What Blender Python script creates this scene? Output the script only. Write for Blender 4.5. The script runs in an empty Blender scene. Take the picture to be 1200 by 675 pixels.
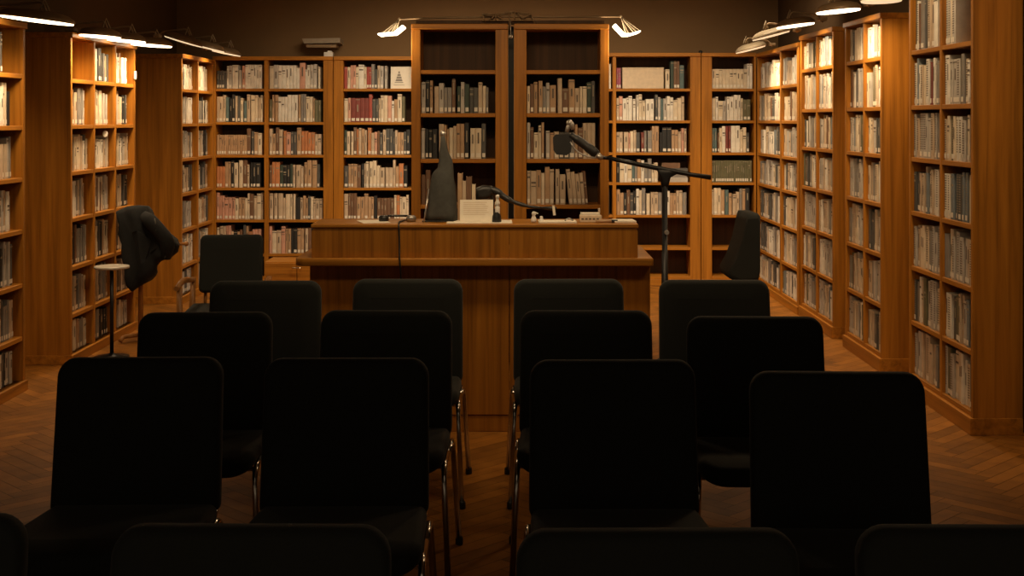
import bpy, bmesh, math, random
from mathutils import Vector, Matrix
random.seed(11)
PI = math.pi
C = bpy.context.scene.collection
SC = bpy.context.scene
F = 1500.0            # focal length in pixels for a 1200 px wide frame
VX, VY, EYE = 605.0, 140.0, 1.57

def wx(px, Y): return (px - VX) * Y / F          # world x of a measured column at depth Y
def wz(py, Y): return EYE - (py - VY) * Y / F    # world height of a measured row at depth Y

# ------------------------------------------------------------------ materials
def nt(name):
    m = bpy.data.materials.new(name); m.use_nodes = True
    n = m.node_tree.nodes; l = m.node_tree.links
    return m, n, l, n['Principled BSDF']

def plain(name, col, rough=.6, metal=0., noise=.12, nscale=30., emit=None, estr=0., sheen=0., bump=0.):
    m, n, l, b = nt(name)
    b.inputs['Roughness'].default_value = rough
    b.inputs['Metallic'].default_value = metal
    tc = n.new('ShaderNodeTexCoord'); nz = n.new('ShaderNodeTexNoise')
    nz.inputs['Scale'].default_value = nscale; nz.inputs['Detail'].default_value = 4
    l.new(tc.outputs['Object'], nz.inputs['Vector'])
    r = n.new('ShaderNodeValToRGB')
    r.color_ramp.elements[0].position = .3; r.color_ramp.elements[1].position = .7
    r.color_ramp.elements[0].color = tuple(c * (1 - noise) for c in col) + (1,)
    r.color_ramp.elements[1].color = tuple(min(1, c * (1 + noise)) for c in col) + (1,)
    l.new(nz.outputs['Fac'], r.inputs['Fac']); l.new(r.outputs['Color'], b.inputs['Base Color'])
    if emit:
        b.inputs['Emission Color'].default_value = tuple(emit) + (1,)
        b.inputs['Emission Strength'].default_value = estr
    if sheen:
        b.inputs['Sheen Weight'].default_value = sheen
        b.inputs['Sheen Roughness'].default_value = .5
    if bump:
        bp = n.new('ShaderNodeBump'); bp.inputs['Strength'].default_value = bump
        bp.inputs['Distance'].default_value = .003
        l.new(nz.outputs['Fac'], bp.inputs['Height']); l.new(bp.outputs['Normal'], b.inputs['Normal'])
    return m

def wood(name, c0, c1, axis, rough=.42, fine=28., dark=.55):
    """grain runs along the given local axis"""
    m, n, l, b = nt(name)
    tc = n.new('ShaderNodeTexCoord'); mp = n.new('ShaderNodeMapping')
    s = [fine, fine, fine]; s[axis] = 1.1
    mp.inputs['Scale'].default_value = s
    l.new(tc.outputs['Object'], mp.inputs['Vector'])
    n1 = n.new('ShaderNodeTexNoise'); n1.inputs['Scale'].default_value = 1.0
    n1.inputs['Detail'].default_value = 6; n1.inputs['Roughness'].default_value = .6
    n1.inputs['Distortion'].default_value = .5
    l.new(mp.outputs['Vector'], n1.inputs['Vector'])
    r = n.new('ShaderNodeValToRGB')
    e = r.color_ramp.elements
    e[0].position = .28; e[0].color = tuple(c * dark for c in c0) + (1,)
    e[1].position = .75; e[1].color = tuple(c1) + (1,)
    k = r.color_ramp.elements.new(.5); k.color = tuple(c0) + (1,)
    l.new(n1.outputs['Fac'], r.inputs['Fac'])
    mp2 = n.new('ShaderNodeMapping'); s2 = [5., 5., 5.]; s2[axis] = .5
    mp2.inputs['Scale'].default_value = s2
    l.new(tc.outputs['Object'], mp2.inputs['Vector'])
    n2 = n.new('ShaderNodeTexNoise'); n2.inputs['Scale'].default_value = 1.; n2.inputs['Detail'].default_value = 2
    l.new(mp2.outputs['Vector'], n2.inputs['Vector'])
    mr = n.new('ShaderNodeMapRange'); mr.inputs['To Min'].default_value = .72; mr.inputs['To Max'].default_value = 1.25
    l.new(n2.outputs['Fac'], mr.inputs['Value'])
    mx = n.new('ShaderNodeMix'); mx.data_type = 'RGBA'; mx.blend_type = 'MULTIPLY'; mx.inputs['Factor'].default_value = 1
    l.new(r.outputs['Color'], mx.inputs['A']); l.new(mr.outputs['Result'], mx.inputs['B'])
    l.new(mx.outputs['Result'], b.inputs['Base Color'])
    b.inputs['Roughness'].default_value = rough; b.inputs['Specular IOR Level'].default_value = .3
    bp = n.new('ShaderNodeBump'); bp.inputs['Strength'].default_value = .08; bp.inputs['Distance'].default_value = .002
    l.new(n1.outputs['Fac'], bp.inputs['Height']); l.new(bp.outputs['Normal'], b.inputs['Normal'])
    return m

WC0, WC1 = (.39, .150, .016), (.51, .208, .026)
M = {}
M['wood_v'] = wood('pine_upright_grain', WC0, WC1, 2)
M['wood_h'] = wood('pine_lengthwise_grain', WC0, WC1, 0)
M['wood_back'] = wood('pine_back_board_shaded', (.06, .026, .008), (.085, .038, .011), 2, .6)  # darkened pine, shade of the shelf recesses put into the colour
M['desk_v'] = wood('desk_veneer_upright', (.33, .124, .013), (.44, .178, .022), 2, .4, 34.)
M['desk_h'] = wood('desk_veneer_lengthwise', (.37, .148, .018), (.48, .20, .028), 0, .35)
M['chair_wood'] = wood('chair_beech', (.30, .13, .035), (.38, .17, .05), 2, .4)
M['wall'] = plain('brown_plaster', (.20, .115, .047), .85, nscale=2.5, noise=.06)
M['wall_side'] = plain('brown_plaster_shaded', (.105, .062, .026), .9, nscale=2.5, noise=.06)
M['ceil'] = plain('ceiling_plaster', (.20, .16, .11), .9, nscale=3., noise=.05)
M['fabric'] = plain('charcoal_upholstery', (.0085, .0102, .0076), .8, nscale=420., noise=.35, sheen=.09, bump=.25)
M['fabric2'] = plain('dark_green_grey_upholstery', (.0055, .0072, .006), .9, nscale=300., noise=.3, sheen=.0, bump=.2)
M['coat'] = plain('black_wool', (.0028, .0032, .0036), .95, nscale=160., noise=.3, bump=.3)
M['chrome'] = plain('chrome_tube', (.72, .68, .62), .16, 1., .03, 20.)
M['black_plastic'] = plain('black_plastic', (.012, .012, .012), .45, noise=.1)
M['black_metal'] = plain('black_painted_steel', (.009, .009, .01), .4, .3, .1)
M['grey_cloth'] = plain('dark_grey_cloth', (.052, .052, .046), .9, nscale=30., noise=.15, bump=.1)
M['paper'] = plain('white_paper', (.78, .71, .6), .8, nscale=40., noise=.04)
M['cream_card'] = plain('cream_card', (.66, .53, .38), .8, nscale=30., noise=.08)
M['ink'] = plain('grey_print', (.25, .22, .19), .8, noise=.05)
M['white_plastic'] = plain('white_plastic', (.72, .68, .62), .4, noise=.03)
M['silver'] = plain('silver_mesh', (.5, .48, .45), .35, .8, .2, 200.)
M['lamp_shell'] = plain('bronze_lamp_shell', (.26, .17, .09), .45, .3, .1, 25.)
M['lamp_pale'] = plain('pale_lamp_shell', (.42, .33, .22), .5, .1, .08, 25.)
M['glow'] = plain('lit_lamp_diffuser', (.9, .8, .65), .6, 0, .02, 10., (1, .80, .52), 5.0)
M['glow_soft'] = plain('softly_lit_lamp_diffuser', (.8, .65, .45), .6, 0, .02, 10., (1, .74, .44), .85)
M['beige'] = plain('beige_metal', (.30, .24, .17), .5, .0, .06)
M['pale_top'] = plain('pale_laminate', (.45, .41, .35), .3, noise=.05)
M['pages'] = plain('book_pages', (.55, .45, .32), .9, nscale=200., noise=.15)
M['label'] = plain('spine_sticker', (.72, .66, .56), .7, noise=.05)
M['pale_ink'] = plain('pale_lettering', (.30, .25, .18), .7, noise=.1)
M['dark_ink'] = plain('dark_lettering', (.13, .10, .075), .7, noise=.1)

BOOKC = {  # colour word -> albedo
 'cream': (.66, .55, .40), 'white': (.74, .69, .60), 'pale grey': (.46, .42, .37), 'grey': (.24, .22, .20),
 'dark grey': (.085, .082, .076), 'black': (.02, .02, .02), 'beige': (.52, .40, .28), 'tan': (.44, .28, .16),
 'brown': (.17, .09, .05), 'salmon': (.58, .31, .22), 'orange': (.50, .20, .08), 'red': (.36, .07, .05),
 'dark red': (.20, .045, .035), 'olive': (.13, .12, .065), 'dark green': (.04, .06, .045), 'teal': (.09, .14, .14),
 'blue grey': (.18, .21, .23), 'magenta': (.32, .08, .13)}
BM = {}
for k, c in BOOKC.items():
    BM[k] = plain('book_cover_' + k.replace(' ', '_'), c, .62, nscale=14., noise=.16)

# ------------------------------------------------------------------ mesh helpers
def box(bm, x0, x1, y0, y1, z0, z1, bev=0., seg=2, mi=0):
    vs = [bm.verts.new((x, y, z)) for x in (x0, x1) for y in (y0, y1) for z in (z0, z1)]
    idx = [(0, 1, 3, 2), (4, 6, 7, 5), (0, 4, 5, 1), (2, 3, 7, 6), (0, 2, 6, 4), (1, 5, 7, 3)]
    fs = [bm.faces.new([vs[i] for i in q]) for q in idx]
    for f in fs: f.material_index = mi
    if bev:
        ed = list({e for f in fs for e in f.edges})
        r = bmesh.ops.bevel(bm, geom=ed, offset=bev, segments=seg, profile=.5, affect='EDGES')
        for f in r['faces']: f.material_index = mi

def tube(bm, pts, r, seg=10, cap=True, mi=0):
    pts = [Vector(p) for p in pts]; rr = r if isinstance(r, (list, tuple)) else [r] * len(pts)
    rings = []; up = None
    for i, p in enumerate(pts):
        d = (pts[min(i + 1, len(pts) - 1)] - pts[max(i - 1, 0)]).normalized()
        if up is None:
            up = Vector((0, 0, 1)) if abs(d.z) < .9 else Vector((1, 0, 0))
        a = (up - d * up.dot(d)).normalized(); b = d.cross(a); up = a
        rings.append([bm.verts.new(p + rr[i] * (math.cos(t) * a + math.sin(t) * b)) for t in [2 * PI * k / seg for k in range(seg)]])
    for A, B in zip(rings, rings[1:]):
        for k in range(seg):
            f = bm.faces.new((A[k], A[(k + 1) % seg], B[(k + 1) % seg], B[k])); f.smooth = True; f.material_index = mi
    if cap:
        bm.faces.new(rings[0][::-1]).material_index = mi; bm.faces.new(rings[-1]).material_index = mi

def smooth_path(pts, r=.05, n=5):
    """round the corners of a polyline"""
    pts = [Vector(p) for p in pts]; out = [pts[0]]
    for a, b, c in zip(pts, pts[1:], pts[2:]):
        d1 = (a - b); d2 = (c - b); k = min(r, d1.length * .49, d2.length * .49)
        p, q = b + d1.normalized() * k, b + d2.normalized() * k
        for i in range(n + 1):
            t = i / n; out.append(p * (1 - t) ** 2 + b * 2 * t * (1 - t) + q * t * t)
    out.append(pts[-1]); return out

def lathe(bm, prof, seg=20, c=(0, 0, 0), mi=0):
    rings = []
    for r, z in prof:
        rings.append([bm.verts.new((c[0] + r * math.cos(2 * PI * k / seg), c[1] + r * math.sin(2 * PI * k / seg), c[2] + z)) for k in range(seg)])
    for A, B in zip(rings, rings[1:]):
        for k in range(seg):
            f = bm.faces.new((A[k], A[(k + 1) % seg], B[(k + 1) % seg], B[k])); f.smooth = True; f.material_index = mi
    bm.faces.new(rings[0][::-1]).material_index = mi; bm.faces.new(rings[-1]).material_index = mi

def loops(bm, rings, mi=0, smooth=True):
    R = [[bm.verts.new(p) for p in ring] for ring in rings]; n = len(R[0])
    for A, B in zip(R, R[1:]):
        for k in range(n):
            f = bm.faces.new((A[k], A[(k + 1) % n], B[(k + 1) % n], B[k])); f.smooth = smooth; f.material_index = mi
    for ring in (R[0][::-1], R[-1]):
        f = bm.faces.new(ring); f.material_index = mi; f.smooth = False
    return R

def rrect(w, h, rads, n=7):
    """rounded rectangle outline centred on 0; radii: bl, br, tr, tl"""
    out = []
    cs = [(-w / 2, -h / 2, 1, 1, PI), (w / 2, -h / 2, -1, 1, 1.5 * PI), (w / 2, h / 2, -1, -1, 0), (-w / 2, h / 2, 1, -1, .5 * PI)]
    for (x, y, sx, sy, a0), r in zip(cs, rads):
        cx, cy = x + sx * r, y + sy * r
        for i in range(n + 1):
            a = a0 + .5 * PI * i / n
            out.append((cx + r * math.cos(a), cy + r * math.sin(a)))
    return out

def pad(bm, w, h, rads, thick, edge, place, mi=0, crown=.0):
    """cushion: rounded outline with softly rolled edges; place(a, b, t) -> point (t along thickness)"""
    rings = []; n = 5
    seq = []
    for i in range(n + 1):
        a = .5 * PI * i / n
        seq.append((edge * (1 - math.sin(a)), -thick / 2 + edge * (1 - math.cos(a))))
    seq = [(edge + .06, -thick / 2 - crown)] + seq
    full = seq + [(i, -t) for i, t in reversed(seq)]
    for ins, t in full:
        o = rrect(w - 2 * ins, h - 2 * ins, [max(r - ins, .006) for r in rads])
        rings.append([place(a, b, t) for a, b in o])
    loops(bm, rings, mi)

def inflate(bm, outline, place, lev=((1., 0.), (.93, .6), (.75, .9), (.45, 1.)), thick=.1, mi=0):
    cx = sum(p[0] for p in outline) / len(outline); cy = sum(p[1] for p in outline) / len(outline)
    def ring(s, t): return [place(cx + (a - cx) * s, cy + (b - cy) * s, t) for a, b in outline]
    seq = [(s, -t * thick) for s, t in reversed(lev)] + [(s, t * thick) for s, t in lev[1:]]
    loops(bm, [ring(s, t) for s, t in seq], mi)

def obj(name, bm, mat, parent=None, loc=(0, 0, 0), rot=(0, 0, 0), label=None):
    bmesh.ops.recalc_face_normals(bm, faces=bm.faces[:])
    me = bpy.data.meshes.new(name); bm.to_mesh(me); bm.free()
    for m in (mat if isinstance(mat, (list, tuple)) else [mat]): me.materials.append(m)
    o = bpy.data.objects.new(name, me); C.objects.link(o)
    o.location = loc; o.rotation_euler = rot
    if parent: o.parent = parent
    if label: o['label'] = label
    return o

def NB(): return bmesh.new()
def tag(o, label, cat, group=None):
    o['label'] = label; o['category'] = cat
    if group: o['group'] = group
    return o
def thing(name, label, cat, loc=(0, 0, 0), rz=0., group=None):
    o = bpy.data.objects.new(name, None); C.objects.link(o)
    o.location = loc; o.rotation_euler = (0, 0, rz); o.empty_display_size = .1
    return tag(o, label, cat, group)
def dup(root, loc, rz, label, group=None):
    r = root.copy(); C.objects.link(r); r.location = loc; r.rotation_euler = (0, 0, rz); r['label'] = label
    if group: r['group'] = group
    for ch in list(root.children):
        c = ch.copy(); C.objects.link(c); c.parent = r
        for g in list(ch.children):
            d = g.copy(); C.objects.link(d); d.parent = c
    return r
def struct(name, bm, mat):
    o = obj(name, bm, mat); o['kind'] = 'structure'; return o

# ------------------------------------------------------------------ room
XL, XR, YB, ZC, YN = -3.30, 2.545, 12.44, 3.0, .3
b = NB(); box(b, XL - .1, XR + .1, YB, YB + .1, 0, ZC); struct('wall_back', b, M['wall'])
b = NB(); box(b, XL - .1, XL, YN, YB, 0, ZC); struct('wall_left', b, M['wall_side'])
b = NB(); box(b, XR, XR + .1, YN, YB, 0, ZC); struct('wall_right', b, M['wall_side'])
b = NB(); box(b, XL - .1, XR + .1, YN, YB + .1, ZC, ZC + .1); struct('ceiling', b, M['ceil'])
b = NB(); box(b, XR - .035, XR, 5.95, 6.3, 0, ZC, .004); struct('trim_1', b, M['wood_v'])
b = NB(); box(b, wx(595.6, 8.1), wx(602.0, 8.1), 8.27, 8.36, 0, 2.17, .002); struct('gap_shade_strip', b, M['black_plastic'])  # added dark strip standing in for the shade between the tall bookcases

# herringbone parquet: one mesh, boards told apart by a per-board tone
def parquet():
    L, W = .42, .07; verts = []; faces = []; tones = []
    c45 = math.cos(PI / 4)
    def plank(cx, cy, horiz):
        w, h = (L, W) if horiz else (W, L)
        g = .0012
        q = [(cx + g, cy + g), (cx + w - g, cy + g), (cx + w - g, cy + h - g), (cx + g, cy + h - g)]
        q = [((a - b) * c45, (a + b) * c45) for a, b in q]
        q = [(x - .3, y + 6.3) for x, y in q]
        if all(XL < x < XR for x, y in q) and all(YN < y < YB for x, y in q) or any(XL < x < XR and YN < y < YB for x, y in q):
            i = len(verts); verts.extend([(x, y, .0) for x, y in q]); faces.append((i, i + 1, i + 2, i + 3))
            t = random.uniform(.68, 1.22); tones.append((t, t if horiz else t * .88))
    n = 6                                   # board length / width
    R = 90
    for j in range(-R * 2, R * 2):
        for i in range(-22, 23):
            k = j
            plank(k * W + i * 2 * L, k * W, True)
            plank(k * W + i * 2 * L - W + L + W, k * W - L + W, False)
    me = bpy.data.meshes.new('floor'); me.from_pydata(verts, [], faces)
    ca = me.color_attributes.new('tone', 'FLOAT_COLOR', 'CORNER')
    for p, (t, u) in zip(me.polygons, tones):
        for li in p.loop_indices: ca.data[li].color = (t, u, 0, 1)
    m, n_, l, bs = nt('herringbone_parquet')
    at = n_.new('ShaderNodeAttribute'); at.attribute_name = 'tone'
    sp = n_.new('ShaderNodeSeparateColor'); l.new(at.outputs['Color'], sp.inputs['Color'])
    tc = n_.new('ShaderNodeTexCoord'); nz = n_.new('ShaderNodeTexNoise'); nz.inputs['Scale'].default_value = 9; nz.inputs['Detail'].default_value = 6
    l.new(tc.outputs['Object'], nz.inputs['Vector'])
    r = n_.new('ShaderNodeValToRGB'); e = r.color_ramp.elements
    e[0].position = .3; e[0].color = (.235, .088, .012, 1); e[1].position = .7; e[1].color = (.37, .145, .021, 1)
    l.new(nz.outputs['Fac'], r.inputs['Fac'])
    mx = n_.new('ShaderNodeMix'); mx.data_type = 'RGBA'; mx.blend_type = 'MULTIPLY'; mx.inputs['Factor'].default_value = 1
    l.new(r.outputs['Color'], mx.inputs['A']); l.new(sp.outputs['Green'], mx.inputs['B'])
    l.new(mx.outputs['Result'], bs.inputs['Base Color']); bs.inputs['Roughness'].default_value = .45; bs.inputs['Specular IOR Level'].default_value = .3
    me.materials.append(m)
    o = bpy.data.objects.new('floor', me); C.objects.link(o); o['kind'] = 'structure'
    b = NB(); box(b, XL - .1, XR + .1, YN - .3, YB, -.12, -.004); struct('floor_base', b, plain('parquet_joint', (.07, .032, .012), .7))
parquet()

# ------------------------------------------------------------------ bookcases
BOOKS = []     # descriptors, turned into objects at the very end
SH = .026      # shelf board thickness

def bookcase(label, loc, rz, W, D, edges, levels, top_under, top, name, bays, fill, stile=(.03, .03), div=.03, setback=.045, skip=(), over=.006):
    """front face on local y = 0, depth towards +y, x runs left to right as seen from the front.
    edges: x of divider centres; levels: heights of the shelf tops, bottom first; fill(bay,row)->style"""
    t = thing(name, label, 'bookcase', loc, rz, 'wooden library bookcases')
    s0, s1 = stile
    for x0, x1 in ((0, s0), (W - s1, W)):
        b = NB(); box(b, x0, x1, 0, D, 0, top - .035, .003); obj('side_panel', b, M['wood_v'], t)
    b = NB(); box(b, -over, W + over, -.012, D, top - .035, top, .004); obj('top_panel', b, M['wood_h'], t)
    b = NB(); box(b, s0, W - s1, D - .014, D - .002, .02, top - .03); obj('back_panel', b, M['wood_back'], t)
    b = NB(); box(b, -over, W + over, -.014, D - .001, 0, max(levels[0] - SH, .06), .003); obj('plinth', b, M['wood_h'], t)
    for x in edges:
        b = NB(); box(b, x - div / 2, x + div / 2, .002, D - .014, levels[0] - SH, top - .035, .003); obj('divider', b, M['wood_v'], t)
    xs = [s0] + [q for x in edges for q in (x - div / 2, x + div / 2)] + [W - s1]
    cells = [(xs[2 * i], xs[2 * i + 1]) for i in range(len(xs) // 2)]
    mats = Matrix.Translation(loc) @ Matrix.Rotation(rz, 4, 'Z')
    for bi, (a, c) in enumerate(cells):
        proto = None
        for ri, h in enumerate(levels):
            if (bi, ri) in skip: continue
            if proto is None:
                b = NB(); box(b, a, c, .004, D - .014, -SH, 0, .003); proto = obj('shelf', b, M['wood_h'], t, (0, 0, h))
            else:
                q = proto.copy(); C.objects.link(q); q.parent = t; q.location = (0, 0, h)
        for ri, h in enumerate(levels):
            hi = (levels[ri + 1] - SH) if ri + 1 < len(levels) else top_under
            rown = len(levels) - ri
            st = fill(bi, rown)
            if st: fill_row(mats, rz, a + .004, c - .004, h, hi - h, D, setback, st, (bays[bi], rown))
    return t

# colour mixes by region
MIX = {
 'side': ['cream'] * 3 + ['pale grey'] * 5 + ['beige'] * 4 + ['grey'] * 4 + ['white'] * 3 + ['dark grey'] * 3 + ['brown'] + ['tan'] + ['black'] * 2,
 'sideR': ['cream'] * 4 + ['pale grey'] * 5 + ['beige'] * 4 + ['grey'] * 3 + ['white'] * 4 + ['dark grey'] * 2 + ['brown'] + ['olive'] + ['blue grey'],
 'light': ['white'] * 6 + ['cream'] * 6 + ['pale grey'] * 3 + ['beige'] * 3 + ['salmon'] * 2 + ['red'] + ['grey'] + ['dark grey'] + ['teal'],
 'mixed': ['cream'] * 5 + ['white'] * 4 + ['beige'] * 4 + ['tan'] * 3 + ['salmon'] * 2 + ['grey'] * 3 + ['dark grey'] * 2 + ['black'] * 2 + ['dark red'] + ['teal'] + ['olive'] + ['brown'],
 'warm': ['salmon'] * 4 + ['tan'] * 6 + ['cream'] * 4 + ['beige'] * 5 + ['brown'] * 3 + ['orange'] * 2 + ['dark grey'] * 3 + ['black'] * 2 + ['dark green'],
 'dim': ['pale grey'] * 4 + ['beige'] * 4 + ['cream'] * 3 + ['tan'] * 2 + ['grey'] * 3 + ['dark grey'] * 3 + ['black'] * 2 + ['brown'] * 2 + ['teal'],
 'beigeset': ['beige'] * 6 + ['cream'] * 3 + ['tan'] * 2 + ['brown'],
 'tall': ['beige'] * 5 + ['cream'] * 4 + ['tan'] * 3 + ['pale grey'] * 3 + ['grey'] * 3 + ['dark grey'] * 3 + ['brown'] * 2 + ['dark green'] * 2 + ['black'] * 2,
}

def fill_row(mat, rz, x0, x1, z, gap, D, setback, st, where):
    """st: dict(mix, w=(min,max), h=(min,max) share of gap, end=share filled, start, sets=[(n,colour,w,h)], ribs)"""
    x = x0 + st.get('start', 0) * (x1 - x0); end = x0 + (x1 - x0) * st.get('end', .985)
    items = []; mix = MIX[st['mix']]; wlo, whi = st['w']; hlo, hhi = st['h']
    seq = list(st.get('sets', []))
    pos0 = x
    prev = None
    while True:
        fr = (x - x0) / (x1 - x0)
        if seq and fr >= seq[0][0]:
            _, n, col, w, h = seq.pop(0)
            for _k in range(n):
                if x + w > end: break
                items.append((x, w - .0008, h * gap, col, 0.)); x += w
            continue
        w = random.uniform(wlo, whi) * random.choice((.75, 1, 1, 1.25))
        if x + w > end: break
        if prev and random.random() < .22: col = prev[0]; h = prev[1]
        else: col = random.choice(mix); h = random.uniform(hlo, hhi) * gap
        prev = (col, h)
        lean = 0.
        if st.get('lean') and fr > st['lean'][0]:
            if not any(q_[4] for q_ in items): x += abs(math.sin(st['lean'][1])) * h * 1.1
            lean = st['lean'][1]
        items.append((x, w - .0012, h, col, lean)); x += w + (.0008 if random.random() < .85 else random.uniform(.004, .012))
    n = len(items)
    for i, (x, w, h, col, lean) in enumerate(items):
        dep = min(random.uniform(.13, .19), D - setback - .03)
        if lean: dx = math.sin(lean) * h
        sb = setback + random.uniform(-.006, .008)
        BOOKS.append(dict(mat=mat, rz=rz, x=x, y=sb, z=z + .0006, w=w, d=dep, h=h, col=col, lean=lean, where=where, idx=i, n=n,
                          ribs=(random.random() < st.get('ribs', 0)), lab=random.random() < .8, tt=random.random()))

def S(mix, **k):
    d = dict(mix=mix, w=(.022, .036), h=(.66, .9), end=.985); d.update(k); return d

# --- side bookcases
LX, RX = -2.85, 2.27
def ly(px): return F * (-LX) / (VX - px)
def ry(px): return F * RX / (px - VX)
LLEV = [.06, .316, .622, .934, 1.234, 1.534, 1.832]
RLEV = [.11, .415, .73, 1.045, 1.353, 1.65, 1.965]
BLEV = [.087, .30, .622, .925, 1.235, 1.546, 1.862]
RBLEV = [.087, .36, .667, .975, 1.258, 1.56, 1.862]
def side_fill(mix, empty=(), part=None, ribs=0, w=(.026, .044), h=(.7, .9)):
    def f(b_, r):
        if (b_, r) in empty: return None
        d = dict(w=w, h=h, ribs=ribs, end=random.choice((.99, .99, .99, .93)))
        if part and (b_, r) in part: d.update(part[(b_, r)])
        return S(mix, **d)
    return f
HALF = PI / 2
bookcase('near left bookcase cut off by the left edge of the photo', (LX, 5.93, 0), HALF, 7.43 - 5.93, .43, [.5, 1.0], LLEV, 2.09, 2.13,
         'bookcase', ['near left bookcase, near bay', 'near left bookcase, middle bay', 'near left bookcase, far bay'],
         side_fill('side', part={(2, 1): dict(end=.62)}))
bookcase('three-bay bookcase along the left wall behind the draped black jacket', (LX, 8.19, 0), HALF, 9.58 - 8.19, .43, [.468, .926], LLEV, 2.09, 2.13,
         'bookcase', ['second left bookcase, near bay', 'second left bookcase, middle bay', 'second left bookcase, far bay'],
         side_fill('side', empty={(0, 1)}))
bookcase('far left bookcase meeting the back wall bookcases in the corner', (LX, 10.9, 0), HALF, 12.06 - 10.9, .43, [.58], LLEV, 2.09, 2.13,
         'bookcase', ['far left bookcase, near bay', 'far left bookcase, far bay'], side_fill('side'))
bookcase('near right bookcase with the broad end panel at the right edge', (RX, ry(1065), 0), -HALF, ry(1065) - ry(1140), .25, [.545], RLEV + [2.33], 2.62, 2.66,
         'bookcase', ['near right bookcase, far bay', 'near right bookcase, near bay'],
         side_fill('sideR', part={(1, 2): dict(end=.42), (0, 2): dict(h=(.7, .95)), (0, 3): dict(sets=[(.55, 2, 'dark red', .034, .82)])}, ribs=.45, w=(.032, .056), h=(.76, .93)), setback=.024)
bookcase('second right bookcase from the right edge, two narrow bays', (RX, ry(990), 0), -HALF, ry(990) - ry(1033), .25, [.47], RLEV, 2.2, 2.235,
         'bookcase', ['second right bookcase, far bay', 'second right bookcase, near bay'], side_fill('sideR', ribs=.35, w=(.032, .052), h=(.76, .93)), setback=.024)
bookcase('third right bookcase from the right edge', (RX, ry(938), 0), -HALF, ry(938) - ry(976.5), .25, [.53], RLEV, 2.2, 2.235,
         'bookcase', ['third right bookcase, far bay', 'third right bookcase, near bay'], side_fill('sideR', ribs=.2, w=(.032, .052), h=(.76, .93)), setback=.024)
bookcase('farthest right bookcase meeting the back wall bookcases', (RX, 12.07, 0), -HALF, 12.07 - 10.3, .25, [1.06], RBLEV, 2.13, 2.19,
         'bookcase', ['farthest right bookcase, far bay', 'farthest right bookcase, near bay'], side_fill('sideR', w=(.045, .075)), setback=.024, stile=(.03, .06), div=.05)

# --- back wall bookcases
YBK = 12.1
def bx(px): return wx(px, YBK)
def bl_fill(b_, r):
    mixes = {1: 'light', 2: 'mixed', 3: 'warm', 4: 'warm', 5: 'warm', 6: 'warm', 7: 'dim'}
    d = dict(h=(.68, .92))
    if (b_, r) == (0, 1): d.update(sets=[(.0, 4, 'dark grey', .024, .66), (.52, 1, 'salmon', .03, .84), (.6, 6, 'white', .026, .88)])
    if (b_, r) == (1, 1): d.update(sets=[(.12, 5, 'white', .034, .86), (.5, 1, 'salmon', .05, .95)])
    if (b_, r) == (0, 2): return S('dim', **d)
    if (b_, r) == (0, 3): d.update(sets=[(0., 13, 'tan', .022, .66)])
    if (b_, r) == (0, 4): d.update(sets=[(0., 3, 'orange', .026, .7)])
    return S(mixes[r], **d)
x0 = bx(249)
bookcase('two-bay back wall bookcase left of the desk', (x0, YBK, 0), 0, bx(390.3) - x0, .3, [bx(312) - x0], BLEV, 2.118, 2.166,
         'bookcase', ['left back bookcase, left bay', 'left back bookcase, right bay'], bl_fill, stile=(.03, .092), div=.04, setback=.03, over=0)
def bc_fill(b_, r):
    d = dict(h=(.66, .92))
    if r == 1: d.update(end=.665, sets=[(.0, 1, 'red', .03, .8), (.06, 2, 'salmon', .026, .86), (.2, 1, 'white', .05, .88), (.3, 2, 'red', .022, .8)])
    if r == 2: d.update(end=.93, sets=[(.1, 4, 'dark red', .043, .78), (.36, 1, 'red', .03, .9)])
    if r == 3: d.update(end=.99)
    return S({1: 'light', 2: 'mixed', 3: 'warm', 4: 'warm', 5: 'warm', 6: 'dim', 7: 'dim'}[r], **d)
x0 = bx(391)
bookcase('back wall bookcase partly hidden behind the left tall bookcase', (x0, YBK, 0), 0, bx(494) - x0, .3, [], BLEV, 2.118, 2.166,
         'bookcase', ['back bookcase behind the desk'], bc_fill, stile=(.092, .092), setback=.03, over=0)
def br_fill(b_, r):
    if r >= 6: return None
    d = dict(h=(.66, .9))
    if b_ == 1 and r == 1: d.update(sets=[(0., 2, 'magenta', .022, .72), (.06, 1, 'olive', .02, .72), (.72, 1, 'dark green', .03, .95), (.76, 2, 'brown', .028, .95), (.84, 1, 'white', .09, .82)], start=0, end=.97)
    if b_ == 1 and r == 4: d.update(end=.60)
    return S({1: 'light', 2: 'light', 3: 'mixed', 4: 'mixed', 5: 'mixed'}[r], **d)
x0 = bx(640)
bookcase('back wall bookcase right of the desk with two empty lower shelves', (x0, YBK, 0), 0, bx(821.3) - x0, .3, [bx(720) - x0], RBLEV, 2.134, 2.2,
         'bookcase', ['right back bookcase, left bay', 'right back bookcase, right bay'], br_fill, stile=(.06, .1), div=.034, setback=.03, over=0)
def br2_fill(b_, r):
    if r >= 6: return None
    d = dict(h=(.66, .92))
    if r == 1: d.update(sets=[(0., 10, 'cream', .0335, .68)])
    if r == 2: d.update(sets=[(.75, 3, 'olive', .034, .72)])
    if r == 4: return S('dim', sets=[(0., 30, 'olive', .0172, .80)])
    if r == 5: d.update(sets=[(.8, 2, 'black', .04, .9)])
    return S({1: 'light', 2: 'light', 3: 'mixed', 5: 'mixed'}[r], **d)
x0 = bx(822)
bookcase('back wall bookcase in the right corner with a matching olive set', (x0, YBK, 0), 0, RX - x0 - .001, .3, [], RBLEV, 2.134, 2.2,
         'bookcase', ['right corner bookcase'], br2_fill, stile=(.1, .02), setback=.03, over=0)

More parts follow.
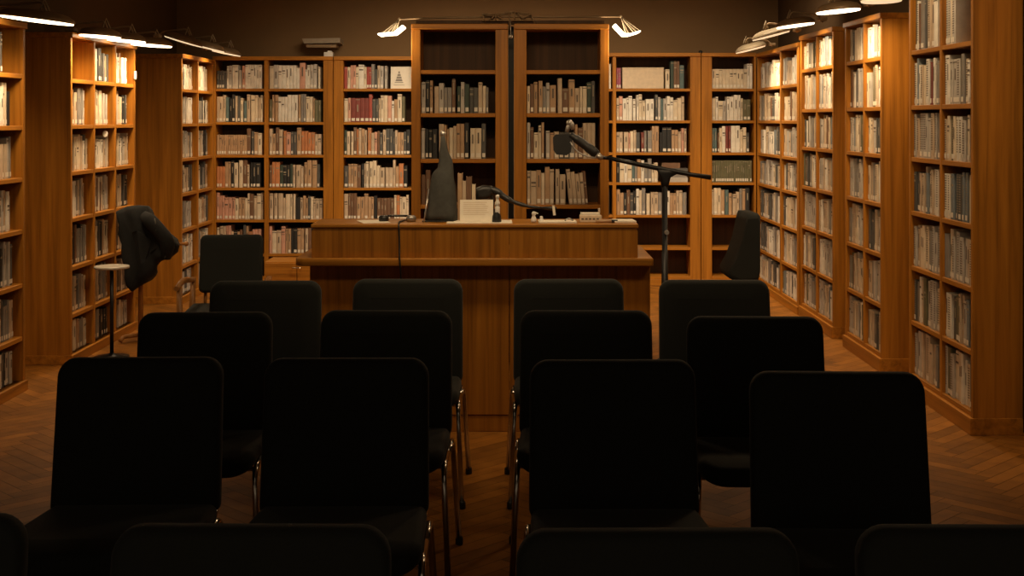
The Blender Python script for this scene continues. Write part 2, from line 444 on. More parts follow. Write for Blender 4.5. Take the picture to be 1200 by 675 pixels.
# --- two tall bookcases behind the desk
YT = 8.1
TLEV = [.10, .33, .61, 1.03, 1.32, 1.61, 1.883]
def tl_fill(b_, r):
    if r in (1, 6, 7): return None
    d = dict(w=(.02, .034), h=(.64, .88))
    if r == 2: d.update(end=.93)
    if r == 3: d.update(end=.9)
    if r == 4: d.update(end=.13)
    if r == 5: return None
    return S('tall', **d)
def tr_fill(b_, r):
    if r in (1, 5, 6, 7): return None
    d = dict(w=(.02, .034), h=(.62, .9))
    if r == 2: d.update(end=.97)
    if r == 3: d.update(end=.96, sets=[(.72, 5, 'beige', .026, .86)])
    if r == 4: return S('beigeset', w=(.022, .03), end=.86, lean=(.46, -.09), h=(.72, .86), sets=[(.22, 1, 'tan', .03, .9)])
    return S('tall', **d)
x0 = wx(482, YT)
bookcase('left one of the two tall bookcases standing behind the desk', (x0, YT, 0), 0, wx(595, YT) - x0, .28, [], TLEV, 2.13, 2.175,
         'bookcase', ['left tall bookcase'], tl_fill, stile=(.058, .078), setback=.03, over=0)
x0 = wx(602.5, YT)
bookcase('right one of the two tall bookcases standing behind the desk', (x0, YT, 0), 0, wx(713.5, YT) - x0, .28, [], TLEV, 2.13, 2.175,
         'bookcase', ['right tall bookcase'], tr_fill, stile=(.078, .055), setback=.03, over=0)

# ------------------------------------------------------------------ desk
YD = 6.43
dz = lambda py: wz(py, YD)
desk = thing('reception_desk', 'wide wooden reception desk with raised counter in front of tall bookcases', 'desk', (wx(563, YD), 6.75, 0))
ox, oy = desk.location.x, desk.location.y
XS = wx(597, YD)
def dbox(name, x0, x1, y0, y1, z0, z1, mat, bev=.004, label=None):
    b = NB(); box(b, x0 - ox, x1 - ox, y0 - oy, y1 - oy, z0, z1, bev); return obj(name, b, mat, desk, label=label)
xa, xb = wx(363, YD), wx(762, YD)
dbox('front_panel', xa, XS - .0015, YD, YD + .025, .085, .84, M['desk_v'])
dbox('front_panel', XS + .0015, xb, YD, YD + .025, .085, .84, M['desk_v'])
dbox('plinth', xa, XS - .0015, YD + .006, YD + .03, 0, .082, M['desk_v'])
dbox('plinth', XS + .0015, xb, YD + .006, YD + .03, 0, .082, M['desk_v'])
dbox('side_panel', xa, xa + .025, YD + .027, 7.03, 0, .84, M['desk_v'])
dbox('side_panel', xb - .025, xb, YD + .027, 7.03, 0, .84, M['desk_v'])
b = NB()
o_ = rrect(1.79, .70, (.05, .012, .012, .05), 5)
cx = (wx(345, 6.35) + wx(766, 6.35)) / 2; hw = wx(766, 6.35) - wx(345, 6.35)
o_ = rrect(hw, .70, (.045, .012, .012, .012), 5)
loops(b, [[(cx - ox + a * s, 6.70 - oy + c * s, z) for a, c in o_] for s, z in ((.996, .842), (1, .846), (1, .876), (.996, .88))])
obj('desktop', b, M['desk_h'], desk)
ca, cb = wx(365, 6.38), wx(747.5, 6.38)
ztop = wz(262.5, 6.38)
for x0, x1, rd in ((ca, XS - .001, 1), (XS + .001, cb, 0)):
    b = NB(); w = x1 - x0; h = ztop - .022 - .88
    o_ = rrect(w, h, (.004, .004, .004 if rd else .02, .02 if rd else .004), 5)
    loops(b, [[((x0 + x1) / 2 - ox + a, yy - oy, .881 + h / 2 + c) for a, c in o_] for yy in (6.385, 6.405)])
    obj('counter_front', b, M['desk_v'], desk)
dbox('counter_top', ca - .004, cb + .004, 6.378, 6.72, ztop - .0215, ztop, M['desk_h'], .006)
dbox('counter_side', ca + .004, ca + .022, 6.406, 6.70, .881, ztop - .022, M['desk_v'])
dbox('counter_side', cb - .022, cb - .004, 6.406, 6.70, .881, ztop - .022, M['desk_v'])

# ------------------------------------------------------------------ audience chairs
def make_chair(name, label, group):
    t = thing(name, label, 'chair', (0, 0, 0), 0, group)
    # chair faces local -y. backrest leans away towards +y
    b = NB()
    def place_back(a, c, th):
        zz = .635 + c
        f = (zz - .41) / .45
        x = a * (1.012 - .018 * f)
        y = .215 + .085 * f + .018 * (1 - f) ** 2 + th - .018 * (1 - (2 * a / .49) ** 2)
        return (x, y, zz)
    pad(b, .49, .45, (.03, .03, .055, .055), .052, .02, place_back)
    obj('backrest', b, M['fabric'], t)
    b = NB()
    def place_seat(a, c, th):
        x = a * (1.0 + .03 * (-c / .25)); y = -.02 + c
        z = .432 + th + .018 * (-c / .25) - (.03 * max(0, (-c - .15) / .1) ** 2)
        return (x, y, z)
    pad(b, .50, .50, (.085, .085, .03, .03), .06, .026, place_seat)
    obj('seat', b, M['fabric'], t)
    r = .0105
    for s in (-1, 1):
        X = .252 * s; XF = .272 * s
        b = NB(); tube(b, smooth_path([(X, .0, .408), (X, -.19, .408), (XF, -.235, .0)], .05), r)
        lf = obj('leg', b, M['chrome'], t)
        b = NB(); lathe(b, [(.013, 0), (.0145, .004), (.0145, .022), (.012, .03)], 10, (XF, -.235, 0)); obj('foot_cap', b, M['black_plastic'], lf)
        b = NB(); tube(b, smooth_path([(X, .0, .408), (X, .20, .408), (XF, .27, .0)], .05), r)
        lr = obj('leg', b, M['chrome'], t)
        b = NB(); lathe(b, [(.013, 0), (.0145, .004), (.0145, .022), (.012, .03)], 10, (XF, .27, 0)); obj('foot_cap', b, M['black_plastic'], lr)
        b = NB(); tube(b, smooth_path([(X * .93, .12, .405), (X * .93, .252, .42), (X * .86, .292, .62)], .05), r * .9)
        obj('back_support', b, M['chrome'], t)
    for yy in (-.15, .14):
        b = NB(); tube(b, [(-.252, yy, .400), (.252, yy, .400)], .008); obj('crossbar', b, M['chrome'], t)
    return t

rows = [
 ('front row nearest the camera', [(-287, 43, 605), (130, 457, 617), (600, 943, 622), (995, 1330, 618)]),
 ('second row from the camera', [(71, 268, 420), (309, 507, 421), (619, 819, 423), (868, 1083, 437)]),
 ('third row from the camera', [(165, 328, 367), (375, 527, 365), (608, 764, 365), (803, 958, 372)]),
 ('row closest to the desk', [(248, 380, 330), (413, 541, 328), (604, 733, 328), (772, 900, 329)])]
spot = ['far left', 'centre left', 'centre right', 'far right']
proto = None
for rn, cs in rows:
    for k, (xa_, xb_, yt) in enumerate(cs):
        Yt = F * (EYE - .855) / (yt - VY)
        X = wx((xa_ + xb_) / 2, Yt)
        lab = 'black padded conference chair on chrome legs, %s, %s seat' % (rn, spot[k])
        rz = random.uniform(-.03, .03)
        rz += {0: .03, 3: -.03}.get(k, 0)
        if proto is None: proto = make_chair('conference_chair', lab, 'black conference chairs in rows'); proto.location = (X, Yt - .30, 0); proto.rotation_euler[2] = rz
        else: dup(proto, (X, Yt - .30, 0), rz, lab)

# ------------------------------------------------------------------ other seats
def armchair(label, loc, rz):
    t = thing('armchair', label, 'chair', loc, rz)
    b = NB()
    def pb(a, c, th):
        zz = .70 + c; f = (zz - .5) / .4
        return (a, .20 + .09 * f + th - .012 * (1 - (2 * a / .4) ** 2), zz)
    pad(b, .375, .34, (.03, .03, .035, .035), .06, .024, pb); obj('backrest', b, M['fabric2'], t)
    b = NB(); pad(b, .46, .46, (.05, .05, .03, .03), .07, .028, lambda a, c, th: (a, c - .02, .435 + th)); obj('seat', b, M['fabric2'], t)
    for s in (-1, 1):
        b = NB(); tube(b, [(.235 * s, -.21, 0), (.235 * s, -.20, .4), (.24 * s, -.19, .605)], [.014, .018, .016], 10); obj('leg', b, M['chair_wood'], t)
        b = NB(); tube(b, [(.235 * s, .28, 0), (.23 * s, .215, .4), (.225 * s, .25, .62)], [.014, .019, .016], 10); obj('leg', b, M['chair_wood'], t)
        b = NB(); tube(b, smooth_path([(.225 * s, .245, .60), (.245 * s, .0, .635), (.245 * s, -.26, .615)], .1), [.013] + [.018] * 6 + [.015], 10); obj('armrest', b, M['chair_wood'], t)
        b = NB(); tube(b, [(.235 * s, -.2, .385), (.232 * s, .215, .385)], .012, 8); obj('seat_rail', b, M['chair_wood'], t)
        b = NB(); tube(b, [(.15 * s, .20, .42), (.15 * s, .235, .6)], .010, 8); obj('back_support', b, M['chair_wood'], t)
    return t
armchair('dark upholstered wooden armchair facing forward beside the far left bookcase', (wx(274, 7.7), 7.5, 0), .10)
YJ = 9.02
cs_ = thing('clothes_stand', 'wooden clothes stand under the black jacket by the left bookcase', 'stand', (wx(161, YJ), YJ + .08, 0))
b = NB(); tube(b, [(0, 0, .03), (0, 0, .86)], [.019, .015], 12); obj('post', b, M['chair_wood'], cs_)
for k in range(2):
    b = NB(); tube(b, smooth_path([(0, 0, .04), (-.10 + .26 * k, -.13 + .26 * k, .045), (-.12 + .30 * k, -.15 + .30 * k, .015)] if k else [(0, 0, .04), (-.09, -.13, .045), (-.10, -.15, .015)], .03), .015, 10); obj('foot', b, M['chair_wood'], cs_)
b = NB(); tube(b, [(0, 0, .028), (.10, -.14, .016)], .014, 10); obj('foot', b, M['chair_wood'], cs_)
zk = wz(287, YJ)
b = NB(); tube(b, [(-.06, 0, zk), (wx(214.5, YJ) - cs_.location.x, 0, zk)], .011, 10); ar_ = obj('arm', b, M['chair_wood'], cs_)
b = NB(); bmesh.ops.create_uvsphere(b, u_segments=12, v_segments=8, radius=.017, matrix=Matrix.Translation((wx(215, YJ) - cs_.location.x, 0, zk)))
for f in b.faces: f.smooth = True
obj('knob', b, M['chair_wood'], ar_)
b = NB(); tube(b, smooth_path([(-.10, 0, .84), (0, 0, .875), (.09, 0, .85)], .05), .012, 10); obj('hanger', b, M['chair_wood'], cs_)

b = NB()
ol = [(139, 247), (149, 241.5), (162, 240), (173, 241), (178, 250), (182, 260), (189, 269), (200, 275), (208, 281), (210.5, 287), (207, 296), (198, 303), (188, 307),
      (184, 313), (182, 321), (174, 331), (164, 336), (156, 341), (151, 335), (148, 315), (144, 285), (140, 262)]
jo = thing('jacket', 'bulky black jacket hanging on a wooden stand by the left bookcases', 'jacket', (wx(165, YJ), YJ, wz(300, YJ)))
jx, jz = jo.location.x, jo.location.z
def pj(a, c, t): 
    X, Z = wx(a, YJ) - jx, wz(c, YJ) - jz
    return (X + .008 * math.sin(Z * 40 + t * 20), t * (1 + .25 * math.sin(X * 46 + Z * 9)) * (.75 + .5 * (.35 - Z)), Z)
ol2 = []
for i in range(len(ol)):
    a, c = ol[i], ol[(i + 1) % len(ol)]; ol2 += [a, ((a[0] + c[0]) / 2, (a[1] + c[1]) / 2)]
inflate(b, ol2, pj, ((1., .35), (.97, .75), (.88, 1.), (.7, 1.12), (.4, 1.15)), .085)
body = obj('body', b, M['coat'], jo)
b = NB()
sl = [(186, 262), (191, 270), (200, 282), (203, 294)]
tube(b, smooth_path([(wx(172, YJ) - jx, -.09, wz(250, YJ) - jz), (wx(186, YJ) - jx, -.11, wz(262, YJ) - jz), (wx(202, YJ) - jx, -.09, wz(283, YJ) - jz), (wx(196, YJ) - jx, -.06, wz(300, YJ) - jz)], .06),
     [.03] + [.05] * 6 + [.052] * 5 + [.045] * 2, 12)
obj('sleeve', b, M['coat'], jo)
b = NB(); tube(b, smooth_path([(wx(183, YJ) - jx, -.08, wz(255, YJ) - jz), (wx(188, YJ) - jx, -.14, wz(254, YJ) - jz), (wx(190, YJ) - jx, -.15, wz(268, YJ) - jz)], .03), .005, 6)
obj('strap', b, M['grey_cloth'], jo)

# small round side table in front of the left bookcase
st = thing('side_table', 'small round side table with pale top beside the black jacket', 'table', (wx(131, 8.45), 8.45, 0))
b = NB(); lathe(b, [(.10, .585), (.112, .588), (.114, .595), (.112, .603), (.10, .605)], 28); obj('table_top', b, M['pale_top'], st)
b = NB(); tube(b, [(0, 0, .015), (0, 0, .585)], .013); obj('pole', b, M['black_metal'], st)
b = NB(); lathe(b, [(.11, 0), (.112, .008), (.03, .02), (.015, .03)], 24); obj('base', b, M['black_metal'], st)

# dark swivel chair seen side-on near the right corner
sw = thing('office_chair', 'dark high-backed office chair turned sideways by the right corner bookcase', 'chair', (1.40, 8.3, 0), 0)
b = NB()
prof = [(.068, .97), (.135, .972), (.150, .955), (.150, .60), (.135, .54), (.02, .53), (-.045, .56), (-.055, .60), (-.01, .68), (.03, .80), (.055, .92)]
rings = [[(x * s + .06 * (1 - s), y, .75 + (z - .75) * s) for x, z in prof] for s, y in ((.86, -.20), (.96, -.19), (1., -.165), (1., .165), (.96, .19), (.86, .20))]
loops(b, rings); obj('backrest', b, M['fabric2'], sw)
b = NB(); pad(b, .46, .46, (.06, .06, .06, .06), .08, .03, lambda a, c, th: (a - .18, c, .46 + th)); obj('seat', b, M['fabric2'], sw)
b = NB(); tube(b, smooth_path([(-.1, 0, .41), (.10, 0, .41), (.12, 0, .6)], .06), .016); obj('back_support', b, M['black_metal'], sw)
b = NB(); tube(b, [(-.18, 0, .06), (-.18, 0, .42)], .022); obj('gas_column', b, M['black_metal'], sw)
for k in range(5):
    a = 2 * PI * k / 5 + .3
    b = NB(); tube(b, [(-.18, 0, .085), (-.18 + .26 * math.cos(a), .26 * math.sin(a), .055)], [.02, .012]); lg = obj('leg', b, M['black_plastic'], sw)
    b = NB(); bmesh.ops.create_uvsphere(b, u_segments=12, v_segments=8, radius=.025, matrix=Matrix.Translation((-.18 + .26 * math.cos(a), .26 * math.sin(a), .025))); obj('caster', b, M['black_plastic'], lg)

# low drawer cabinet between the left back bookcase and the desk
YCB = 11.2
x0, x1 = wx(309.5, YCB), wx(386, YCB); zt = wz(307, YCB)
cb_ = thing('drawer_cabinet', 'low orange wood drawer cabinet behind the left end of the desk', 'cabinet', ((x0 + x1) / 2, YCB + .2, 0))
w = (x1 - x0) / 2
b = NB(); box(b, -w, w, -.182, .2, 0.0, zt, .004); obj('carcass', b, M['wood_h'], cb_)
for sx in (-1, 1):
    b = NB(); box(b, *sorted((sx * .003, sx * (w - .004))), -.2, -.184, .02, zt - .012, .003); dr = obj('drawer', b, M['wood_h'], cb_)
b = NB(); tube(b, smooth_path([(wx(343, YCB) - cb_.location.x, -.2, zt - .05), (wx(343, YCB) - cb_.location.x, -.225, zt - .05), (wx(353, YCB) - cb_.location.x, -.225, zt - .05), (wx(353, YCB) - cb_.location.x, -.2, zt - .05)], .01), .004, 8)
h_ = obj('handle', b, M['chrome'], dr)

# ------------------------------------------------------------------ things on the desk counter
ZT = ztop + .0008
def Yc(d): return 6.38 + d
def sheet(bm, pts, z, th=.001):
    loops(bm, [[(x, y, zz) for x, y in pts] for zz in (z, z + th)], 0, False)
def rot_rect(cx, cy, w, h, a):
    c, s = math.cos(a), math.sin(a)
    return [(cx + u * c - v * s, cy + u * s + v * c) for u, v in ((-w / 2, -h / 2), (w / 2, -h / 2), (w / 2, h / 2), (-w / 2, h / 2))]

b = NB(); sheet(b, rot_rect(wx(437, 6.5), 6.52, .14, .21, .3), ZT)
tag(obj('paper_sheet', b, M['paper']), 'loose white paper sheet at the left end of the counter', 'paper')
# black cable hanging down the desk front
b = NB()
Xc = wx(467, 6.36)
tube(b, smooth_path([(Xc + .02, 6.6, ZT + .004), (Xc - .005, 6.43, ZT + .005), (Xc, 6.371, ZT + .003), (Xc + .004, 6.368, .95), (Xc + .006, 6.340, .882), (Xc + .012, 6.336, .83), (Xc + .016, 6.405, .6), (Xc + .02, 6.42, .35)], .03), .0042, 8)
tag(obj('cable', b, M['black_plastic']), 'black cable hanging down the front of the desk', 'cable')
# headset on the counter
hs = thing('headset', 'dark headset lying on the counter near the hanging cable', 'headset', (wx(466, 6.55), 6.55, ZT))
b = NB(); tube(b, smooth_path([(-.075, 0, .02), (-.06, .07, .022), (.05, .075, .022), (.075, 0, .02)], .05), .006, 8); obj('headband', b, M['black_plastic'], hs)
for s in (-1, 1):
    b = NB(); lathe(b, [(.018, 0), (.026, .004), (.026, .022), (.018, .03)], 16, (.07 * s, -.012, 0)); obj('ear_cup', b, M['black_plastic'] if s < 0 else M['silver'], hs)
# thin pale rod
b = NB(); tube(b, [(wx(496.5, 6.45), 6.45, ZT), (wx(502, 6.5), 6.53, wz(222, 6.5))], [.004, .003], 8)
Yr = 6.5
tag(obj('pointer_stick', b, M['silver']), 'thin pale stick leaning beside the dark grey draped stand', 'stick')
# dark draped stand
YS = 6.57
ds = thing('draped_stand', 'tall tapering stand under dark grey cloth on the counter', 'stand', (wx(517, YS), YS, ZT))
X_ = lambda p: wx(p, YS) - ds.location.x
Z_ = lambda p: wz(p, YS) - ds.location.z
b = NB()
lev = [(259.6, 497, 536, .075), (250, 499, 535.5, .072), (235, 502, 534.5, .064), (218, 504.5, 533.5, .055), (206, 506.5, 532, .048), (201, 509, 531.5, .042), (197, 513, 531, .034), (188, 514.5, 530, .028), (180, 514.5, 526, .022), (168, 516, 523, .016), (158, 517, 521, .011)]
rings = []
for py, a, c, dp in lev:
    z = max(Z_(py), .0); x0, x1 = X_(a), X_(c)
    ring = []
    for k in range(24):
        t = 2 * PI * k / 24
        f = 1 + .06 * math.sin(5 * t + z * 20)
        cs, sn = math.cos(t), math.sin(t)
        ring.append(((x0 + x1) / 2 + (x1 - x0) / 2 * math.copysign(abs(cs) ** .7, cs) * f, dp * math.copysign(abs(sn) ** .8, sn) * f, z))
    rings.append(ring)
loops(b, rings); obj('cloth', b, M['grey_cloth'], ds)
b = NB(); bmesh.ops.create_uvsphere(b, u_segments=16, v_segments=10, radius=.017, matrix=Matrix.Translation((X_(519), -.0, Z_(157)))); 
for f in b.faces: f.smooth = True
obj('finial', b, M['silver'], ds)
b = NB(); box(b, X_(496), X_(532.5), -.08, .08, 0, .006, .002); obj('foot_plate', b, M['black_plastic'], ds)
# tray sheets under the card
b = NB(); sheet(b, rot_rect(wx(562, 6.5), 6.49, .33, .2, .03), ZT, .003)
tag(obj('paper_stack', b, M['paper']), 'flat white papers under the upright card', 'paper')
# white upright card
cd = thing('card_sign', 'upright cream card with faint printed lines on the counter', 'sign', (wx(558.5, 6.47), 6.47, ZT + .0035))
cd.rotation_euler[2] = .04
w_ = (wx(578, 6.47) - wx(539, 6.47)) / 2; h_ = wz(234.5, 6.47) - cd.location.z
b = NB(); loops(b, [[(-w_, y, 0), (w_, y, 0), (w_, y + .03, h_), (-w_, y + .03, h_)] for y in (0, .003)], 0, False); cf = obj('card', b, M['paper'], cd)
b = NB()
for i in range(7):
    zz = h_ * (.86 - .09 * i); y = .03 * zz / h_ - .0007
    x1 = w_ * random.uniform(.3, .8)
    vs = [b.verts.new(p) for p in ((-w_ * .8, y, zz), (x1, y, zz), (x1, y + .0006, zz + .003), (-w_ * .8, y + .0006, zz + .003))]; b.faces.new(vs)
obj('print_lines', b, M['cream_card'], cf)
b = NB(); loops(b, [[(-w_ * .5, .03, h_ * .9), (w_ * .5, .03, h_ * .9), (w_ * .5, .10, 0), (-w_ * .5, .10, 0)], [(-w_ * .5, .032, h_ * .9), (w_ * .5, .032, h_ * .9), (w_ * .5, .102, 0), (-w_ * .5, .102, 0)]], 0, False); obj('prop_flap', b, M['cream_card'], cd)
# tan box file + books standing behind the card
def stand_box(name, lab, cat, px0, px1, pyt, Y, dep, mat, lean=0, label2=None):
    x0, x1 = wx(px0, Y), wx(px1, Y); z1 = wz(pyt, Y) - ZT
    b = NB(); box(b, -(x1 - x0) / 2, (x1 - x0) / 2, 0, dep, 0, z1, .003)
    o = obj(name, b, mat, None, ((x0 + x1) / 2, Y, ZT), (0, lean, 0)); return tag(o, lab, cat)
def stand_book(lab, px0, px1, pyt, Y, dep, col):
    x0, x1 = wx(px0, Y), wx(px1, Y); z1 = wz(pyt, Y) - ZT; w = (x1 - x0) / 2
    t = thing('book', lab, 'book', ((x0 + x1) / 2, Y, ZT))
    b = NB(); box(b, -w, -w + .002, 0, dep, 0, z1); box(b, w - .002, w, 0, dep, 0, z1); box(b, -w, w, -.002, .001, 0, z1, .0008); obj('cover', b, BM[col], t)
    b = NB(); box(b, -w + .002, w - .002, .001, dep - .004, .004, z1 - .004); obj('page_block', b, M['pages'], t)
stand_book('tan book standing upright between draped stand and cream card', 536.4, 541.6, 203, 6.58, .1, 'tan')
stand_book('thin beige book standing behind the left edge of the cream card', 542, 546, 212, 6.58, .07, 'beige')
stand_book('tan book with dark lettering behind the middle of the cream card', 546.3, 552.5, 207, 6.58, .07, 'brown')
stand_book('narrow cream book standing behind the card, right of the brown one', 553, 557, 216, 6.58, .07, 'cream')
# black gooseneck lamp
YG = 6.70
dl = thing('desk_lamp', 'black desk lamp with long drooping neck right of the cream card', 'lamp', (wx(577, YG), YG, ZT))
X_ = lambda p: wx(p, YG) - dl.location.x
Z_ = lambda p: wz(p, YG) - dl.location.z
b = NB(); lathe(b, [(.045, 0), (.047, .006), (.03, .014), (.012, .02)], 20); obj('base', b, M['black_plastic'], dl)
b = NB(); tube(b, smooth_path([(0, 0, .01), (0, 0, Z_(232)), (X_(574), 0, Z_(224))], .02), .008); obj('pole', b, M['black_plastic'], dl)
b = NB(); tube(b, smooth_path([(X_(572), 0, Z_(222)), (X_(582), -.01, Z_(223.5)), (X_(592), -.02, Z_(232)), (X_(606), -.03, Z_(238)), (X_(622), -.04, Z_(242)), (X_(634), -.04, Z_(243))], .05), [.017, .019] + [.019] * 5 + [.016] * 6 + [.011] * 6 + [.008] * 6 + [.007], 12)
obj('neck', b, M['black_plastic'], dl)
b = NB(); inflate(b, [(X_(553), Z_(222)), (X_(566), Z_(217)), (X_(577), Z_(218)), (X_(580), Z_(226)), (X_(572), Z_(233)), (X_(556), Z_(235))], lambda a, c, t: (a, t + .01, c), thick=.04); obj('lamp_head', b, M['black_plastic'], dl)
b = NB(); tube(b, [(X_(634), -.04, Z_(243)), (X_(648), -.05, Z_(243.5)), (X_(652), -.05, Z_(244))], [.007, .011, .009], 10); obj('tip', b, M['black_plastic'], dl)
# hanging tag
b = NB(); sheet(b, [(0, 0), (.012, 0), (.02, .05), (.006, .052)], 0)
tg = obj('paper_tag', b, M['paper'], None, (wx(647, 6.54), 6.545, wz(240.8, 6.54)), (-HALF + .1, 0, 0)); tag(tg, 'small white paper tag hanging from the tip of the black lamp', 'tag')
# white bottle with black holder
bt = thing('glue_bottle', 'small white bottle standing in a black holder beside the card', 'bottle', (wx(583, 6.45), 6.45, ZT + .0035))
b = NB(); lathe(b, [(.012, .035), (.0125, .04), (.0125, .075), (.010, .078), (.010, .082), (.0125, .085), (.0125, .10), (.007, .108), (.007, .12), (.010, .124), (.009, .135), (.003, .138)], 16); obj('bottle_body', b, M['white_plastic'], bt)
b = NB(); lathe(b, [(.022, 0), (.024, .004), (.022, .03), (.0145, .046), (.0145, .05)], 18, (-.004, 0, 0)); obj('holder', b, M['black_plastic'], bt)
# small white figurine
fg = thing('figurine', 'tiny white animal-like figurine near the right middle of the counter', 'figurine', (wx(625.5, 6.46), 6.46, ZT))
b = NB(); lathe(b, [(.008, 0), (.016, .002), (.015, .014), (.011, .026), (.007, .034), (.010, .040), (.011, .048), (.006, .056)], 14); 
tube(b, [(.0, 0, .05), (.022, -.004, .046)], [.007, .003], 8); obj('figure', b, M['white_plastic'], fg)
b = NB(); lathe(b, [(.013, 0), (.0135, .003), (.012, .016), (.007, .02), (.009, .024), (.006, .032)], 12)
tag(obj('pot', b, M['white_plastic'], None, (wx(634.5, 6.47), 6.47, ZT)), 'tiny white lidded pot right of the white figurine', 'pot')
b = NB(); sheet(b, rot_rect(wx(653, 6.47), 6.47, .19, .13, .02), ZT, .008)
tag(obj('paper_pad', b, M['paper']), 'flat white paper pad right of the tiny pot', 'paper')
b = NB(); tube(b, smooth_path([(wx(662, 6.44), 6.44, ZT + .011), (wx(666, 6.44), 6.45, ZT + .024), (wx(672, 6.44), 6.46, ZT + .012)], .02), .004, 8)
tag(obj('paper_clip', b, M['silver']), 'curved silver clip lying on the white paper pad', 'clip')
cbx = thing('card_box', 'cream card index box with raised tab on the right of the counter', 'box', (wx(692, 6.5), 6.5, ZT))
b = NB(); box(b, -.055, .055, -.04, .04, 0, .035, .003); obj('box_body', b, M['cream_card'], cbx)
b = NB(); box(b, -.05, .045, -.03, .03, .035, .047, .001); obj('cards', b, M['paper'], cbx)
b = NB(); box(b, .04, .048, -.02, .02, .047, .068, .001); obj('tab', b, M['cream_card'], cbx)
b = NB()
for i in range(5): box(b, -.048 + .019 * i, -.036 + .019 * i, -.0408, -.0402, .014, .022)
obj('print_lines', b, M['dark_ink'], cbx)
pn = thing('marker_pen', 'brown and dark marker pen lying between the card box and white pad', 'pen', (wx(712, 6.44), 6.44, ZT))
b = NB(); tube(b, [(-.06, 0, .008), (.02, 0, .008)], .0075, 10); obj('barrel', b, BM['tan'], pn)
b = NB(); tube(b, [(.02, 0, .008), (.05, 0, .008)], .0085, 10); obj('cap', b, M['black_plastic'], pn)
b = NB(); box(b, -.055, .055, -.07, .07, 0, .010, .002)
tag(obj('notebook', b, M['paper'], None, (wx(731, 6.5), 6.5, ZT), (0, 0, .05)), 'thin white notebook at the right end of the counter', 'notebook')

# ------------------------------------------------------------------ microphone stand + microphone
YM = 7.6
ms = thing('microphone_stand', 'tall black microphone boom stand right of the desk', 'stand', (wx(779, YM), YM, 0))
X_ = lambda p: wx(p, YM) - ms.location.x
Z_ = lambda p: wz(p, YM)
b = NB(); tube(b, [(0, 0, .12), (0, 0, .78), (0, 0, .781), (0, 0, Z_(204))], [.020, .020, .017, .017], 12); obj('pole', b, M['black_metal'], ms)
b = NB(); tube(b, [(X_(712), 0, Z_(185)), (X_(745), 0, Z_(192)), (X_(780), 0, Z_(199)), (X_(812), 0, Z_(205)), (X_(833), 0, Z_(208))], [.012, .014, .015, .013, .015], 10); obj('boom', b, M['black_metal'], ms)
b = NB(); inflate(b, [(X_(769), Z_(197.5)), (X_(783), Z_(198)), (X_(795), Z_(203)), (X_(786), Z_(208)), (X_(783), Z_(220)), (X_(775), Z_(220)), (X_(773), Z_(207))], lambda a, c, t: (a, t, c), thick=.022); obj('boom_clamp', b, M['black_metal'], ms)
b = NB(); lathe(b, [(.012, -.02), (.014, -.016), (.014, .016), (.012, .02)], 12)
bmesh.ops.rotate(b, verts=b.verts[:], cent=(0, 0, 0), matrix=Matrix.Rotation(HALF, 3, 'X')); bmesh.ops.translate(b, verts=b.verts[:], vec=(.008, -.025, Z_(272)))
obj('knob', b, M['silver'], ms, label='small metal clamp knob')
for k in range(3):
    a = 2 * PI * k / 3 + .5
    b = NB(); tube(b, [(0, 0, .16), (.26 * math.cos(a), .26 * math.sin(a), .011)], .010, 8); obj('leg', b, M['black_metal'], ms)
# microphone held at the boom's left end
mc = thing('microphone', 'black studio microphone with square pop shield at the boom stand end', 'microphone', (wx(690, YM), YM, wz(175, YM)))
X_ = lambda p: wx(p, YM) - mc.location.x
Z_ = lambda p: wz(p, YM) - mc.location.z
b = NB(); tube(b, smooth_path([(X_(668), 0, Z_(158)), (X_(676), 0, Z_(163)), (X_(692), 0, Z_(175)), (X_(704), 0, Z_(184.5))], .03), [.020] * 3 + [.026] * 5 + [.029] * 5 + [.014], 12); obj('body', b, M['black_plastic'], mc)
b = NB(); tube(b, [(X_(699), -.01, Z_(181)), (X_(703), -.01, Z_(184)), (X_(706.5), -.01, Z_(185))], [.018, .018, .012], 10); obj('end_ring', b, M['silver'], mc, label='pale metal end ring')
b = NB(); tube(b, smooth_path([(X_(664), -.012, Z_(155)), (X_(666), -.012, Z_(148)), (X_(669), -.012, Z_(144)), (X_(671.5), -.012, Z_(152))], .02), [.012] * 7 + [.017] * 6 + [.012], 10)
bmesh.ops.create_uvsphere(b, u_segments=12, v_segments=8, radius=.02, matrix=Matrix.Translation((X_(667.5), -.012, Z_(144))))
for f in b.faces: f.smooth = True
obj('capsule', b, M['silver'], mc, label='silver mesh capsule')
b = NB(); loops(b, [[(X_(a), y, Z_(c)) for a, c in ((648, 161), (651, 157.5), (668, 157), (671, 160), (669, 178), (664, 182), (652, 181), (648.5, 176))] for y in (-.012, .012)], 0, False); obj('pop_shield', b, M['black_plastic'], mc)
b = NB(); tube(b, smooth_path([(X_(668), -.01, Z_(166)), (X_(674), -.01, Z_(176)), (X_(686), -.01, Z_(183)), (X_(704), -.01, Z_(186))], .03), .005, 8); obj('cradle', b, M['silver'], mc)
b = NB(); tube(b, [(X_(703), 0, Z_(184)), (X_(713), 0, Z_(185.5))], .011, 8); obj('coupling', b, M['black_metal'], mc)

# ------------------------------------------------------------------ lamps
WARM = (1., .71, .40)
def area(name, loc, power, size, rot, col=WARM, size_y=None, spread=PI):
    L = bpy.data.lights.new(name, 'AREA'); L.energy = power; L.color = col
    L.shape = 'RECTANGLE' if size_y else 'DISK'; L.size = size
    if size_y: L.size_y = size_y
    L.spread = spread
    o = bpy.data.objects.new(name, L); C.objects.link(o); o.location = loc; o.rotation_euler = rot
    return o

